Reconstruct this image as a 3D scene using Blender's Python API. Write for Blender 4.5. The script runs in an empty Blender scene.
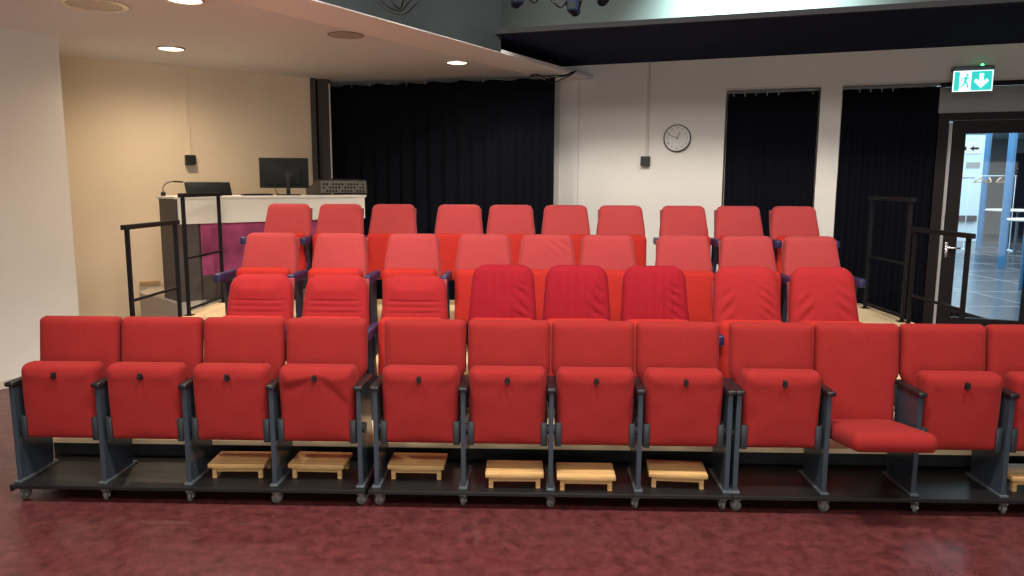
import bpy, bmesh, math, random
from mathutils import Vector, Matrix, noise
PI = math.pi
rad = math.radians
SC = bpy.context.scene
COL = SC.collection
random.seed(7)

# ------------------------------------------------------------------ materials
MATS = {}


def mat(name, col, rough=.6, metal=0., var=0., vscale=6., bump=0., bscale=80., sheen=0., spec=.5, emit=None, estr=0., stretch=None, coat=0.):
    m = bpy.data.materials.new(name)
    m.use_nodes = True
    nt = m.node_tree
    N, L = nt.nodes, nt.links
    b = N['Principled BSDF']
    b.inputs['Base Color'].default_value = (*col, 1)
    b.inputs['Roughness'].default_value = rough
    b.inputs['Metallic'].default_value = metal
    b.inputs['Specular IOR Level'].default_value = spec
    if sheen:
        b.inputs['Sheen Weight'].default_value = sheen
        b.inputs['Sheen Roughness'].default_value = .4
        b.inputs['Sheen Tint'].default_value = (min(1, col[0] * 1.6), min(1, col[1] * 3 + .12), min(1, col[2] * 3 + .12), 1)
    if coat:
        b.inputs['Coat Weight'].default_value = coat
    if emit:
        b.inputs['Emission Color'].default_value = (*emit, 1)
        b.inputs['Emission Strength'].default_value = estr
    if var or bump:
        tc = N.new('ShaderNodeTexCoord')
        mp = N.new('ShaderNodeMapping')
        if stretch:
            mp.inputs['Scale'].default_value = stretch
        L.new(tc.outputs['Object'], mp.inputs['Vector'])
    if var:
        n = N.new('ShaderNodeTexNoise')
        n.inputs['Scale'].default_value = vscale
        n.inputs['Detail'].default_value = 5
        L.new(mp.outputs['Vector'], n.inputs['Vector'])
        r = N.new('ShaderNodeValToRGB')
        r.color_ramp.elements[0].position = .3
        r.color_ramp.elements[1].position = .7
        r.color_ramp.elements[0].color = (*[c * (1 - var) for c in col], 1)
        r.color_ramp.elements[1].color = (*[min(1, c * (1 + var)) for c in col], 1)
        L.new(n.outputs['Fac'], r.inputs['Fac'])
        L.new(r.outputs['Color'], b.inputs['Base Color'])
    if bump:
        n2 = N.new('ShaderNodeTexNoise')
        n2.inputs['Scale'].default_value = bscale
        n2.inputs['Detail'].default_value = 4
        L.new(mp.outputs['Vector'], n2.inputs['Vector'])
        bp = N.new('ShaderNodeBump')
        bp.inputs['Strength'].default_value = bump
        bp.inputs['Distance'].default_value = .01
        L.new(n2.outputs['Fac'], bp.inputs['Height'])
        L.new(bp.outputs['Normal'], b.inputs['Normal'])
    MATS[name] = m
    return m


M = {}
M['wall'] = mat('wall_plaster', (.78, .755, .71), .85, var=.03, vscale=1.2, bump=.05, bscale=60)
M['wall_left'] = mat('wall_plaster_cream', (.78, .66, .50), .85, var=.05, vscale=1.1, bump=.05, bscale=60)
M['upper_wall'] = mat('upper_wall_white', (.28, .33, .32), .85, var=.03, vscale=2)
M['dark_wall'] = mat('dark_wall_paint', (.02, .02, .024), .8)
M['navy'] = mat('navy_paint', (.014, .020, .046), .95, var=.1, vscale=3, spec=.1)
M['navy_lip'] = mat('lip_paint', (.03, .03, .034), .8, spec=.2)
M['bulkhead'] = mat('bulkhead_paint', (.030, .040, .043), .8, var=.25, vscale=2.2)
M['ceil'] = mat('ceiling_board', (.78, .76, .77), .9, bump=.06, bscale=90)
M['band'] = mat('ceiling_border', (.88, .83, .80), .8)
M['white'] = mat('white_laminate', (.84, .83, .77), .45)
M['trim_white'] = mat('trim_white', (.62, .58, .53), .6)
M['red_front'] = mat('red_weave', (.265, .018, .017), .9, var=.13, vscale=150, bump=.18, bscale=350, sheen=.22, spec=.15)
M['red_back'] = mat('red_plush_panel', (.38, .048, .050), .85, var=.035, vscale=30, bump=.12, bscale=200, sheen=.55, spec=.15)
M['red_seat'] = mat('red_plush_seat', (.42, .023, .017), .85, var=.05, vscale=20, bump=.08, bscale=200, sheen=.25, spec=.15)
M['red_mid'] = mat('red_plush_worn', (.33, .018, .021), .85, var=.05, vscale=20, bump=.08, bscale=160, sheen=.2, spec=.15)
M['crimson'] = mat('crimson_velvet', (.28, .008, .017), .85, var=.05, vscale=20, bump=.08, bscale=160, sheen=.15, spec=.15)
M['blue_steel'] = mat('blue_grey_steel', (.055, .075, .10), .22, metal=.35, var=.06, vscale=9)
M['foot_steel'] = mat('foot_bar_steel', (.14, .17, .19), .35, metal=.5)
M['black_wood'] = mat('black_armrest', (.012, .011, .012), .35)
M['black_plastic'] = mat('black_plastic', (.009, .009, .010), .5, spec=.3)
M['hinge'] = mat('hinge_grey', (.035, .04, .048), .4, metal=.3)
M['chrome'] = mat('chrome', (.6, .6, .6), .2, metal=1)
M['plate'] = mat('black_plate', (.006, .0065, .0075), .45, var=.3, vscale=5)
M['rubber'] = mat('grey_wheel', (.12, .115, .11), .5)
M['wheel_hub'] = mat('wheel_hub', (.4, .4, .4), .4, metal=.6)
M['stool'] = mat('beech_wood', (.55, .33, .13), .5, var=.25, vscale=7, stretch=(.6, 8, 8))
M['deck'] = mat('plywood_deck', (.84, .65, .40), .5, var=.12, vscale=5, stretch=(.5, 6, 6))
M['riser'] = mat('black_riser', (.008, .008, .009), .8)
M['navy_arm'] = mat('navy_arm_plastic', (.021, .019, .070), .4)
M['navy_post'] = mat('navy_post', (.012, .011, .028), .5)
M['shell'] = mat('seat_shell', (.28, .03, .035), .6)
M['rail'] = mat('black_rail_steel', (.007, .007, .008), .6, spec=.25)
M['curtain'] = mat('black_curtain', (.0045, .005, .009), .95, bump=.1, bscale=120, sheen=.02, spec=.1)
M['jamb'] = mat('dark_jamb', (.035, .028, .024), .6)
M['desk_dark'] = mat('desk_brown_grey', (.075, .062, .058), .5, var=.12, vscale=8, stretch=(12, 12, 1))
M['pink'] = mat('magenta_panel', (.34, .065, .17), .3, var=.5, vscale=3.5)
M['platform'] = mat('platform_grey', (.50, .44, .38), .7, var=.08, vscale=4)
M['screen'] = mat('dark_monitor', (.005, .008, .010), .6, spec=.25)
M['mixer'] = mat('mixer_grey', (.07, .065, .06), .45, metal=.3)
M['mixer_panel'] = mat('mixer_panel', (.16, .15, .135), .45, metal=.3)
M['clock_face'] = mat('clock_face', (.68, .66, .64), .5)
M['ink'] = mat('ink_black', (.01, .01, .01), .6)
M['door'] = mat('door_dark_brown', (.013, .008, .008), .6, spec=.2)
M['door_strip'] = mat('door_strip_grey', (.42, .39, .36), .5)
M['transom'] = mat('transom_grey', (.26, .28, .28), .6)
M['wood_plank'] = mat('plank_wood', (.48, .30, .13), .6)
M['sign_white'] = mat('sign_white', (.8, .95, .92), .5, emit=(.80, 1, .97), estr=1.3)
M['sign_teal'] = mat('sign_teal', (.02, .5, .48), .5, emit=(.03, .62, .56), estr=1.0)
M['led'] = mat('green_led', (.05, .8, .2), .5, emit=(.06, 1, .2), estr=6)
M['lamp_glow'] = mat('lamp_glow', (1, .95, .85), .5, emit=(1, .86, .66), estr=9)
M['lens_off'] = mat('lamp_glass', (.45, .38, .34), .25)
M['metal_rim'] = mat('lamp_rim', (.75, .68, .6), .3, metal=.8)
M['speaker_grille'] = mat('speaker_grille', (.44, .36, .32), .7)
M['column'] = mat('blue_column', (.06, .19, .36), .4)
M['lobby_white'] = mat('lobby_white', (.70, .86, .94), .6)
M['lobby_grey'] = mat('lobby_grey', (.34, .34, .33), .8)
M['lobby_dark'] = mat('lobby_dark', (.03, .03, .045), .6)
M['table_top'] = mat('table_top_cream', (.8, .76, .66), .4)
M['hanger'] = mat('hanger_wood', (.5, .34, .2), .5)
M['cool_glow'] = mat('cool_lamp_lens', (1, 1, 1), .5, emit=(.8, 1, .97), estr=6)


def floor_mat():
    m = mat('red_linoleum', (.10, .02, .022), .33)
    nt = m.node_tree
    N, L = nt.nodes, nt.links
    b = N['Principled BSDF']
    tc = N.new('ShaderNodeTexCoord')
    n = N.new('ShaderNodeTexNoise')
    n.inputs['Scale'].default_value = 15
    n.inputs['Detail'].default_value = 9
    n.inputs['Roughness'].default_value = .7
    n.inputs['Distortion'].default_value = .5
    L.new(tc.outputs['Object'], n.inputs['Vector'])
    r = N.new('ShaderNodeValToRGB')
    e = r.color_ramp.elements
    e[0].position, e[0].color = .32, (.048, .011, .012, 1)
    e[1].position, e[1].color = .68, (.138, .036, .037, 1)
    L.new(n.outputs['Fac'], r.inputs['Fac'])
    n3 = N.new('ShaderNodeTexNoise')
    n3.inputs['Scale'].default_value = 1.3
    n3.inputs['Detail'].default_value = 3
    L.new(tc.outputs['Object'], n3.inputs['Vector'])
    mr = N.new('ShaderNodeMapRange')
    mr.inputs['From Min'].default_value = .3
    mr.inputs['From Max'].default_value = .7
    mr.inputs['To Min'].default_value = .24
    mr.inputs['To Max'].default_value = .42
    L.new(n3.outputs['Fac'], mr.inputs['Value'])
    L.new(mr.outputs['Result'], b.inputs['Roughness'])
    # lengthwise sheet seams, every 2 m
    sx = N.new('ShaderNodeSeparateXYZ')
    L.new(tc.outputs['Object'], sx.inputs['Vector'])
    ad = N.new('ShaderNodeMath'); ad.operation = 'ADD'; ad.inputs[1].default_value = 18.55
    L.new(sx.outputs['X'], ad.inputs[0])
    md = N.new('ShaderNodeMath'); md.operation = 'MODULO'; md.inputs[1].default_value = 2.0
    L.new(ad.outputs[0], md.inputs[0])
    lt = N.new('ShaderNodeMath'); lt.operation = 'LESS_THAN'; lt.inputs[1].default_value = .006
    L.new(md.outputs[0], lt.inputs[0])
    mx = N.new('ShaderNodeMix'); mx.data_type = 'RGBA'
    L.new(lt.outputs[0], mx.inputs[0])
    L.new(r.outputs['Color'], mx.inputs[6])
    mx.inputs[7].default_value = (.085, .02, .023, 1)
    L.new(mx.outputs[2], b.inputs['Base Color'])
    return m


M['floor'] = floor_mat()


def tile_mat():
    m = mat('slate_tiles', (.05, .055, .065), .22)
    nt = m.node_tree
    N, L = nt.nodes, nt.links
    b = N['Principled BSDF']
    tc = N.new('ShaderNodeTexCoord')
    br = N.new('ShaderNodeTexBrick')
    br.offset = 0
    br.inputs['Scale'].default_value = 1
    br.inputs['Brick Width'].default_value = 1.5
    br.inputs['Row Height'].default_value = 1.5
    br.inputs['Mortar Size'].default_value = .028
    br.inputs['Color1'].default_value = (.075, .085, .10, 1)
    br.inputs['Color2'].default_value = (.06, .066, .08, 1)
    br.inputs['Mortar'].default_value = (.3, .31, .32, 1)
    L.new(tc.outputs['Object'], br.inputs['Vector'])
    L.new(br.outputs['Color'], b.inputs['Base Color'])
    return m


M['tiles'] = tile_mat()


def glass_mat():
    m = bpy.data.materials.new('door_glass')
    m.use_nodes = True
    N, L = m.node_tree.nodes, m.node_tree.links
    N.remove(N['Principled BSDF'])
    o = N['Material Output']
    t = N.new('ShaderNodeBsdfTransparent')
    t.inputs['Color'].default_value = (.93, .97, .98, 1)
    g = N.new('ShaderNodeBsdfGlossy')
    g.inputs['Roughness'].default_value = .03
    mx = N.new('ShaderNodeMixShader')
    mx.inputs['Fac'].default_value = .02
    L.new(t.outputs[0], mx.inputs[1])
    L.new(g.outputs[0], mx.inputs[2])
    L.new(mx.outputs[0], o.inputs['Surface'])
    return m


M['glass'] = glass_mat()


# ------------------------------------------------------------------ mesh helpers
class MB:
    def __init__(self):
        self.bm = bmesh.new()

    def box(self, x0, x1, y0, y1, z0, z1, bev=0., seg=2, mtx=None):
        r = bmesh.ops.create_cube(self.bm, size=1)
        vs = r['verts']
        for v in vs:
            v.co = Vector(((x0 + x1) / 2 + v.co.x * (x1 - x0), (y0 + y1) / 2 + v.co.y * (y1 - y0), (z0 + z1) / 2 + v.co.z * (z1 - z0)))
        if bev:
            es = list({e for v in vs for e in v.link_edges})
            q = bmesh.ops.bevel(self.bm, geom=es, offset=bev, segments=seg, affect='EDGES', profile=.5)
            vs = list({v for f in q['faces'] for v in f.verts} | {v for v in vs if v.is_valid})
        if mtx is not None:
            for v in vs:
                v.co = mtx @ v.co
        return self

    def prism(self, pts, axis, a, b, bev=0.):
        """polygon pts (2-D) extruded along axis from a to b"""
        def P(p, t):
            return {'x': (t, p[0], p[1]), 'y': (p[0], t, p[1]), 'z': (p[0], p[1], t)}[axis]
        v0 = [self.bm.verts.new(P(p, a)) for p in pts]
        v1 = [self.bm.verts.new(P(p, b)) for p in pts]
        n = len(pts)
        fs = [self.bm.faces.new(v0), self.bm.faces.new(v1[::-1])]
        for i in range(n):
            fs.append(self.bm.faces.new((v0[i], v1[i], v1[(i + 1) % n], v0[(i + 1) % n])))
        if bev:
            es = [e for e in {e for f in fs[:2] for e in f.edges}]
            bmesh.ops.bevel(self.bm, geom=es, offset=bev, segments=2, affect='EDGES', profile=.5)
        return self

    def cyl(self, p0, p1, r0, r1=None, seg=20, cap=True):
        r1 = r0 if r1 is None else r1
        p0, p1 = Vector(p0), Vector(p1)
        d = (p1 - p0)
        q = d.to_track_quat('Z', 'Y').to_matrix()
        A, B = [], []
        for i in range(seg):
            a = 2 * PI * i / seg
            c = q @ Vector((math.cos(a), math.sin(a), 0))
            A.append(self.bm.verts.new(p0 + c * r0))
            B.append(self.bm.verts.new(p1 + c * r1))
        for i in range(seg):
            self.bm.faces.new((A[i], A[(i + 1) % seg], B[(i + 1) % seg], B[i]))
        if cap:
            self.bm.faces.new(A[::-1])
            self.bm.faces.new(B)
        return self

    def tube(self, pts, r, seg=8):
        pts = [Vector(p) for p in pts]
        rings = []
        for i, p in enumerate(pts):
            d = (pts[min(i + 1, len(pts) - 1)] - pts[max(i - 1, 0)])
            q = d.to_track_quat('Z', 'Y').to_matrix()
            rings.append([self.bm.verts.new(p + q @ Vector((math.cos(2 * PI * k / seg), math.sin(2 * PI * k / seg), 0)) * r) for k in range(seg)])
        for a, b in zip(rings, rings[1:]):
            for k in range(seg):
                self.bm.faces.new((a[k], a[(k + 1) % seg], b[(k + 1) % seg], b[k]))
        self.bm.faces.new(rings[0][::-1])
        self.bm.faces.new(rings[-1])
        return self

    def lathe(self, prof, centre=(0, 0, 0), axis='z', seg=32):
        """prof: list of (radius, height) revolved about axis"""
        c = Vector(centre)
        rings = []
        for r, h in prof:
            ring = []
            for k in range(seg):
                a = 2 * PI * k / seg
                u, v = r * math.cos(a), r * math.sin(a)
                ring.append(self.bm.verts.new(c + Vector({'z': (u, v, h), 'y': (u, h, v), 'x': (h, u, v)}[axis])))
            rings.append(ring)
        for a, b in zip(rings, rings[1:]):
            for k in range(seg):
                self.bm.faces.new((a[k], a[(k + 1) % seg], b[(k + 1) % seg], b[k]))
        self.bm.faces.new(rings[0][::-1])
        self.bm.faces.new(rings[-1])
        return self

    def mesh(self, name, m, smooth=False, angle=None):
        bmesh.ops.recalc_face_normals(self.bm, faces=self.bm.faces[:])
        me = bpy.data.meshes.new(name)
        self.bm.to_mesh(me)
        self.bm.free()
        me.materials.append(m)
        if smooth or angle:
            for p in me.polygons:
                p.use_smooth = True
            if angle:
                me.set_sharp_from_angle(angle=rad(angle))
        return me


def put(name, me, parent=None, loc=None, rotz=0., label=None):
    o = bpy.data.objects.new(name, me)
    COL.objects.link(o)
    if parent is not None:
        o.parent = parent
    if loc is not None:
        o.location = loc
    if rotz:
        o.rotation_euler = (0, 0, rotz)
    if label:
        o['label'] = label
    return o


def tag(o, label, cat, group=None):
    o['label'] = label
    o['category'] = cat
    if group:
        o['group'] = group
    return o


def thing(name, label, cat, loc=(0, 0, 0), rotz=0., group=None):
    o = bpy.data.objects.new(name, None)
    o.empty_display_size = .1
    COL.objects.link(o)
    o.location = loc
    o.rotation_euler = (0, 0, rotz)
    return tag(o, label, cat, group)


def struct(name, me, loc=None, rotz=0., parent=None):
    o = put(name, me, parent, loc, rotz)
    if parent is None:
        o['kind'] = 'structure'
    return o


def plant_kit(root, kit):
    """kit: list of (name, mesh, children, offset) hung under root; the meshes are shared between copies"""
    for name, me, kids, *off in kit:
        o = put(name, me, root, off[0] if off else None)
        for kn, km, *koff in kids:
            put(kn, km, o, koff[0] if koff else None)


def sm(t):
    t = max(0., min(1., t))
    return t * t * (3 - 2 * t)


def pad(name, m, wfun, z0, z1, T, r, top_r=.03, bot_r=.03, yf=None, disp=None, nx=28, nz=30, bulge=.0):
    """an upholstered panel: half width wfun(z), rounded corners, edges rounded over r, front towards -y"""
    yf = yf or (lambda z: 0.)
    def hw(z):
        w = wfun(z)
        if z > z1 - top_r:
            q = (z - (z1 - top_r)) / top_r
            w += -top_r + top_r * math.sqrt(max(0, 1 - q * q))
        if z < z0 + bot_r:
            q = ((z0 + bot_r) - z) / bot_r
            w += -bot_r + bot_r * math.sqrt(max(0, 1 - q * q))
        return w
    def ease(t):
        return .45 * t + .55 * (.5 - .5 * math.cos(PI * t))
    bm = bmesh.new()
    def g(e):
        if e >= r:
            return 1.
        q = 1 - e / r
        return math.sqrt(max(0, 1 - q * q))
    F, B = [], []
    for j in range(nz + 1):
        z = z0 + (z1 - z0) * ease(j / nz)
        h = hw(z)
        rf, rb = [], []
        for i in range(nx + 1):
            u = 2 * ease(i / nx) - 1
            x = u * h
            e = min(h - abs(x), z1 - z, z - z0)
            gg = g(max(0, e))
            inner = sm(e / (r * 2.2))
            v = (z - z0) / (z1 - z0)
            d = -(T / 2) * gg - bulge * inner * (1 - .8 * u * u) * (1 - (2 * v - 1) ** 2 * .7)
            if disp:
                d += disp(x, z, u) * inner
            edge = i in (0, nx) or j in (0, nz)
            vf = bm.verts.new((x, yf(z) + (d if not edge else 0), z))
            rf.append(vf)
            rb.append(vf if edge else bm.verts.new((x, yf(z) + (T / 2) * gg, z)))
        F.append(rf)
        B.append(rb)
    for j in range(nz):
        for i in range(nx):
            bm.faces.new((F[j][i], F[j][i + 1], F[j + 1][i + 1], F[j + 1][i]))
            q = (B[j][i], B[j + 1][i], B[j + 1][i + 1], B[j][i + 1])
            if len(set(q)) == 4 and set(q) != {F[j][i], F[j][i + 1], F[j + 1][i + 1], F[j + 1][i]}:
                try:
                    bm.faces.new(q)
                except ValueError:
                    pass
    me = bpy.data.meshes.new(name)
    bmesh.ops.recalc_face_normals(bm, faces=bm.faces[:])
    bm.to_mesh(me)
    bm.free()
    me.materials.append(m)
    for p in me.polygons:
        p.use_smooth = True
    return me


def wrinkle(seed, amp, sc=14.):
    return lambda x, z: amp * noise.noise(Vector((x * sc + seed, z * sc, seed * 1.7)))


# ------------------------------------------------------------------ frames
RA = rad(1.5)                      # the seat rows are turned 1.5 degrees to the camera
cR, sR = math.cos(RA), math.sin(RA)


def R(s, t, z):
    return (s * cR + t * sR, -s * sR + t * cR, z)


WB = Vector((.9, 8.95, 0))         # wall_back frame: x along the wall, -y into the room
WA = rad(-19.8)


def W(a, b, z):
    return (WB.x + a * math.cos(WA) - b * math.sin(WA), WB.y + a * math.sin(WA) + b * math.cos(WA), z)


# ------------------------------------------------------------------ room shell
m = MB(); m.box(-6.2, 6.2, -3.2, 10.6, -.1, 0)
struct('floor', m.mesh('floor', M['floor']))

# wall_back: pieces around two curtained openings and the door
m = MB()
m.box(-2.2, 1.555, 0, .25, 0, 5.6)
m.box(1.555, 5.5, 0, .25, 2.745, 5.6)
m.box(2.53, 2.74, 0, .25, 0, 2.745)
m.box(4.72, 5.5, 0, .25, 0, 2.745)
m.box(1.4, 3.66, .25, .30, 0, 2.745)          # back of the curtained recess
struct('wall_back', m.mesh('wall_back', M['wall']), WB, WA)
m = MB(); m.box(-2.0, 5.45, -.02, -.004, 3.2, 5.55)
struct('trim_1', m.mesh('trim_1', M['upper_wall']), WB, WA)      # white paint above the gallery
m = MB(); m.box(-.437, -.355, -.018, -.001, 0, 2.92); m.box(-.128, -.113, -.006, -.001, 0, 2.92)
struct('trim_2', m.mesh('trim_2', M['trim_white']), WB, WA)
# shallow white rim over the openings
m = MB(); m.box(1.54, 2.53, -.015, -.001, 2.748, 2.765); m.box(2.735, 4.72, -.015, -.001, 2.748, 2.765)
struct('trim_3', m.mesh('trim_3', M['trim_white']), WB, WA)

# wall_left: the cream wall behind the desk
LA = math.atan2(8.945 - 7.442, 2.05)
LL = Vector((-4.433, 7.442, 0))
m = MB(); m.box(-.3, 2.542, 0, .2, 0, 3.05)
struct('wall_left', m.mesh('wall_left', M['wall_left']), LL, LA)
# dark jamb between the cream wall and the curtain
m = MB(); m.box(0, .06, -.03, 1.4, 0, 2.93); m.box(.075, .20, .06, 1.3, 0, 2.93)
struct('trim_4', m.mesh('trim_4', M['jamb']), (-2.385, 8.95, 0), rad(8))
m = MB(); m.box(.205, .222, .05, .07, 0, 2.88)  # pale strip painted in place of a slit of light by the curtain
struct('trim_light_slit', m.mesh('trim_light_slit', M['trim_white']), (-2.385, 8.95, 0), rad(8))

# wall_side: the white block nearer the camera, and its return to the cream wall
m = MB()
m.prism([(-3.87, 6.52), (-6.2, 3.06), (-6.4, 3.2), (-5.4, 7.2), (-4.75, 7.2)], 'z', 0, 3.0)
struct('wall_side', m.mesh('wall_side', M['wall']))
m = MB(); m.prism([(-3.872, 6.50), (-6.19, 3.06), (-6.2, 3.055), (-3.868, 6.49)], 'z', 0, .07)
struct('baseboard_side', m.mesh('baseboard_side', M['trim_white']))
m = MB(); m.box(-6.4, -6.2, -3.2, 3.2, 0, 5.6)
struct('wall_far_left', m.mesh('wall_far_left', M['dark_wall']))
m = MB(); m.box(6.0, 6.2, -3.2, 7.2, 0, 5.6)
struct('wall_right', m.mesh('wall_right', M['dark_wall']))
m = MB(); m.box(-6.4, 6.2, -3.4, -3.2, 0, 5.6)
struct('wall_front', m.mesh('wall_front', M['dark_wall']))

# low white ceiling over the desk side, with a dark bulkhead on its edge
E0, E1 = (-1.36, 5.22), (.894, 8.842)
def on_edge(y):
    return (E0[0] + (y - E0[1]) * (E1[0] - E0[0]) / (E1[1] - E0[1]), y)
m = MB()
m.prism([on_edge(-3.2), on_edge(9.05), (-.2, 10.5), (-5.6, 10.5), (-6.6, 3.0), (-6.6, -3.2)], 'z', 2.93, 2.965)
struct('ceiling', m.mesh('ceiling', M['ceil']))
e_a, e_b = on_edge(-3.2), on_edge(7.22)
m = MB()
m.prism([(e_a[0] + .002, e_a[1]), (e_b[0] + .002, e_b[1]), (e_b[0] - .12, e_b[1] + .08), (e_a[0] - .12, e_a[1] + .08)], 'z', 2.938, 5.6)
struct('wall_bulkhead', m.mesh('wall_bulkhead', M['bulkhead']))
# plain border board along the ceiling edge
e_a, e_b = on_edge(-3.2), on_edge(8.84)
off = (-.84 * .44, .54 * .44)
m = MB()
lo = [e_a, e_b, (e_b[0] + off[0], e_b[1] + off[1] - .12), (e_a[0] + off[0], e_a[1] + off[1])]
m.prism(lo, 'z', 2.90, 2.935)
for v in m.bm.verts:
    if v.co.z < 2.91 and any((v.co.xy - Vector(p)).length < .001 for p in lo[:2]):
        v.co.z = 2.932
for v in m.bm.verts:
    if v.co.z > 2.934 and any((v.co.xy - Vector(p)).length < .001 for p in lo[:2]):
        v.co.z = 2.96
struct('trim_6', m.mesh('trim_6', M['band']))
# dark gallery: underside at 3.09 m from the lip to wall_back
m = MB()
g0, g1 = (-.9, 7.42), (6.0, 5.18)
m.prism([g0, g1, (6.0, 7.11), (-.9, 9.6)], 'z', 3.09, 3.13)
struct('ceiling_gallery', m.mesh('ceiling_gallery', M['navy']))
d = Vector((g1[0] - g0[0], g1[1] - g0[1])); d.normalize(); nn = Vector((d.y, -d.x))
m = MB(); m.prism([g0, g1, (g1[0] + nn.x * .05, g1[1] + nn.y * .05), (g0[0] + nn.x * .05, g0[1] + nn.y * .05)], 'z', 3.085, 3.13)
struct('trim_7', m.mesh('trim_7', M['navy_lip']))
m = MB(); m.box(-6.4, 6.2, -3.4, 10.6, 5.6, 5.7)
struct('ceiling_studio', m.mesh('ceiling_studio', M['dark_wall']))

# ------------------------------------------------------------------ seating tiers
def tier(z, t0, t1, s0, s1, label):
    t = thing('tier_platform', label, 'platform', R(0, 0, 0), -RA, 'stepped platforms under the rear rows')
    m = MB(); m.box(s0, s1, t0, t1, z - .03, z, .003)
    put('deck', m.mesh('deck', M['deck']), t)
    m = MB(); m.box(s0 + .01, s1 - .01, t0 + .02, t1 - .005, 0, z - .03)
    put('riser', m.mesh('riser', M['riser']), t)


tier(.2, 4.15, 5.02, -2.85, 3.02, 'lowest wooden platform step with black riser, right behind the front row')
tier(.4, 5.02, 6.0, -2.86, 3.06, 'middle wooden platform step with black riser, under the third row of chairs')
tier(.6, 6.0, 7.02, -2.93, 3.12, 'topmost wooden platform step with black riser, under the last row of chairs')

# ------------------------------------------------------------------ front row
PITCH = .462
def back_yf(z):
    return .315 - .06 * (.86 - z) / .5


ripple = wrinkle(3.1, .0035, 9)
front_back = pad('front_backrest', M['red_front'], lambda z: .205 + .022 * sm((z - .54) / .05), .30, .862, .085, .038, .028, .03, yf=back_yf, bulge=.010, disp=lambda x, z, u: ripple(x, z))
def cush_kit(seed, drape=False):
    wr = wrinkle(seed, .004, 8)
    return pad('front_cushion', M['red_front'], lambda z: .206 - .004 * sm((.5 - z) / .2), .229, .648, .125, .030, .045, .03, yf=lambda z: .119, bulge=.014, disp=lambda x, z, u: wr(x, z) - .010 * math.exp(-((z - .597) / .035) ** 2) * (.3 + .7 * abs(u)) - (.012 * sm((z - (.586 - 1.1 * max(0, x - .05) - .35 * max(0, -x - .02))) / .02) if drape else 0))
cushions = [cush_kit(k * 3.3) for k in range(4)] + [cush_kit(5.1, True)]
# cushion folded down: same pad laid flat
flat = pad('flat_cushion', M['red_front'], lambda z: .207, -.235, .235, .095, .04, .045, .04, yf=lambda z: 0, bulge=.012, disp=lambda x, z, u: ripple(x, z))
flat.transform(Matrix.Translation((.0, .005, .335)) @ Matrix.Rotation(rad(-90 - 8.5), 4, 'X') @ Matrix.Scale(-1, 4, (0, 0, 1)))
flat.flip_normals()

m = MB()
m.prism([(.035, .012), (.30, .012), (.31, .05), (.315, .16), (.30, .23), (.265, .34), (.262, .53), (.03, .53), (.035, .3)], 'x', -.012, .012, .002)
panel_me = m.mesh('side_panel', M['blue_steel'])
m = MB(); m.box(-.024, .024,   .012, .29, .528, .554, .008, 3, Matrix.Translation((0, 0, .004)))
arm_me = m.mesh('armrest', M['black_wood'], angle=40)
m = MB(); m.box(-.022, .022, .02, .34, 0, .012, .002)
for yy in (.05, .31):
    m.cyl((.014, yy, .012), (.014, yy, .018), .007, seg=10)
foot_me = m.mesh('foot_bar', M['foot_steel'])
m = MB(); m.cyl((.010, .10, .31), (.020, .10, .31), .028, seg=20); m.cyl((-.020, .10, .31), (-.010, .10, .31), .028, seg=20)
hub_me = m.mesh('pivot_hub', M['hinge'], angle=40)
brk = []
for sgn in (-1, 1):
    m = MB()
    x0, x1 = (-.208, -.176) if sgn < 0 else (.176, .208)
    m.box(x0, x1, .046, .062, .234, .364, .006, 2)
    xs = (-.211, -.203) if sgn < 0 else (.203, .211)
    m.box(xs[0], xs[1], .052, .17, .234, .364, .004, 2)
    brk.append(m.mesh('hinge_bracket', M['hinge'], angle=40))
m = MB()
m.lathe([(.001, .096), (.011, .094), (.014, .084), (.010, .078), (.010, .060)][::-1], (0, 0, .574), 'y', 16)
m.box(-.010, .010, .064, .084, .580, .598, .004, 2)
knob_me = m.mesh('knob', M['black_plastic'], angle=40)
m = MB(); m.lathe([(.0005, .0), (.006, .001), (.006, .008)], (0, .071, .574), 'y', 12)
stud_me = m.mesh('knob_stud', M['chrome'], smooth=True)
m = MB(); m.box(-.20, .20, .33, .35, .25, .34, .004); m.box(-.215, .215, .31, .335, .36, .40, .004)
strut_me = m.mesh('back_frame', M['hinge'])


def front_seat(s, label, first_panel=True, end_panel=False, kind=0, down=False):
    t = thing('theatre_chair', label, 'chair', R(s, 3.70, .1), -RA, 'folding seats of the front row')
    put('backrest', front_back, t)
    put('back_frame', strut_me, t)
    if down:
        put('seat_cushion', flat, t, label='cushion folded down')
    else:
        c = put('seat_cushion', cushions[kind % 4 if kind != 3 else 4], t)
        k = put('knob', knob_me, c, (0, -.038, .011))
        for b in brk:
            put('hinge_bracket', b, t)
    for x in ([-PITCH / 2] if first_panel else []) + ([PITCH / 2] if end_panel else []):
        p = put('side_panel', panel_me, t, (x, 0, 0))
        put('armrest', arm_me, p)
        put('foot_bar', foot_me, p)
        put('pivot_hub', hub_me, p)


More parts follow.
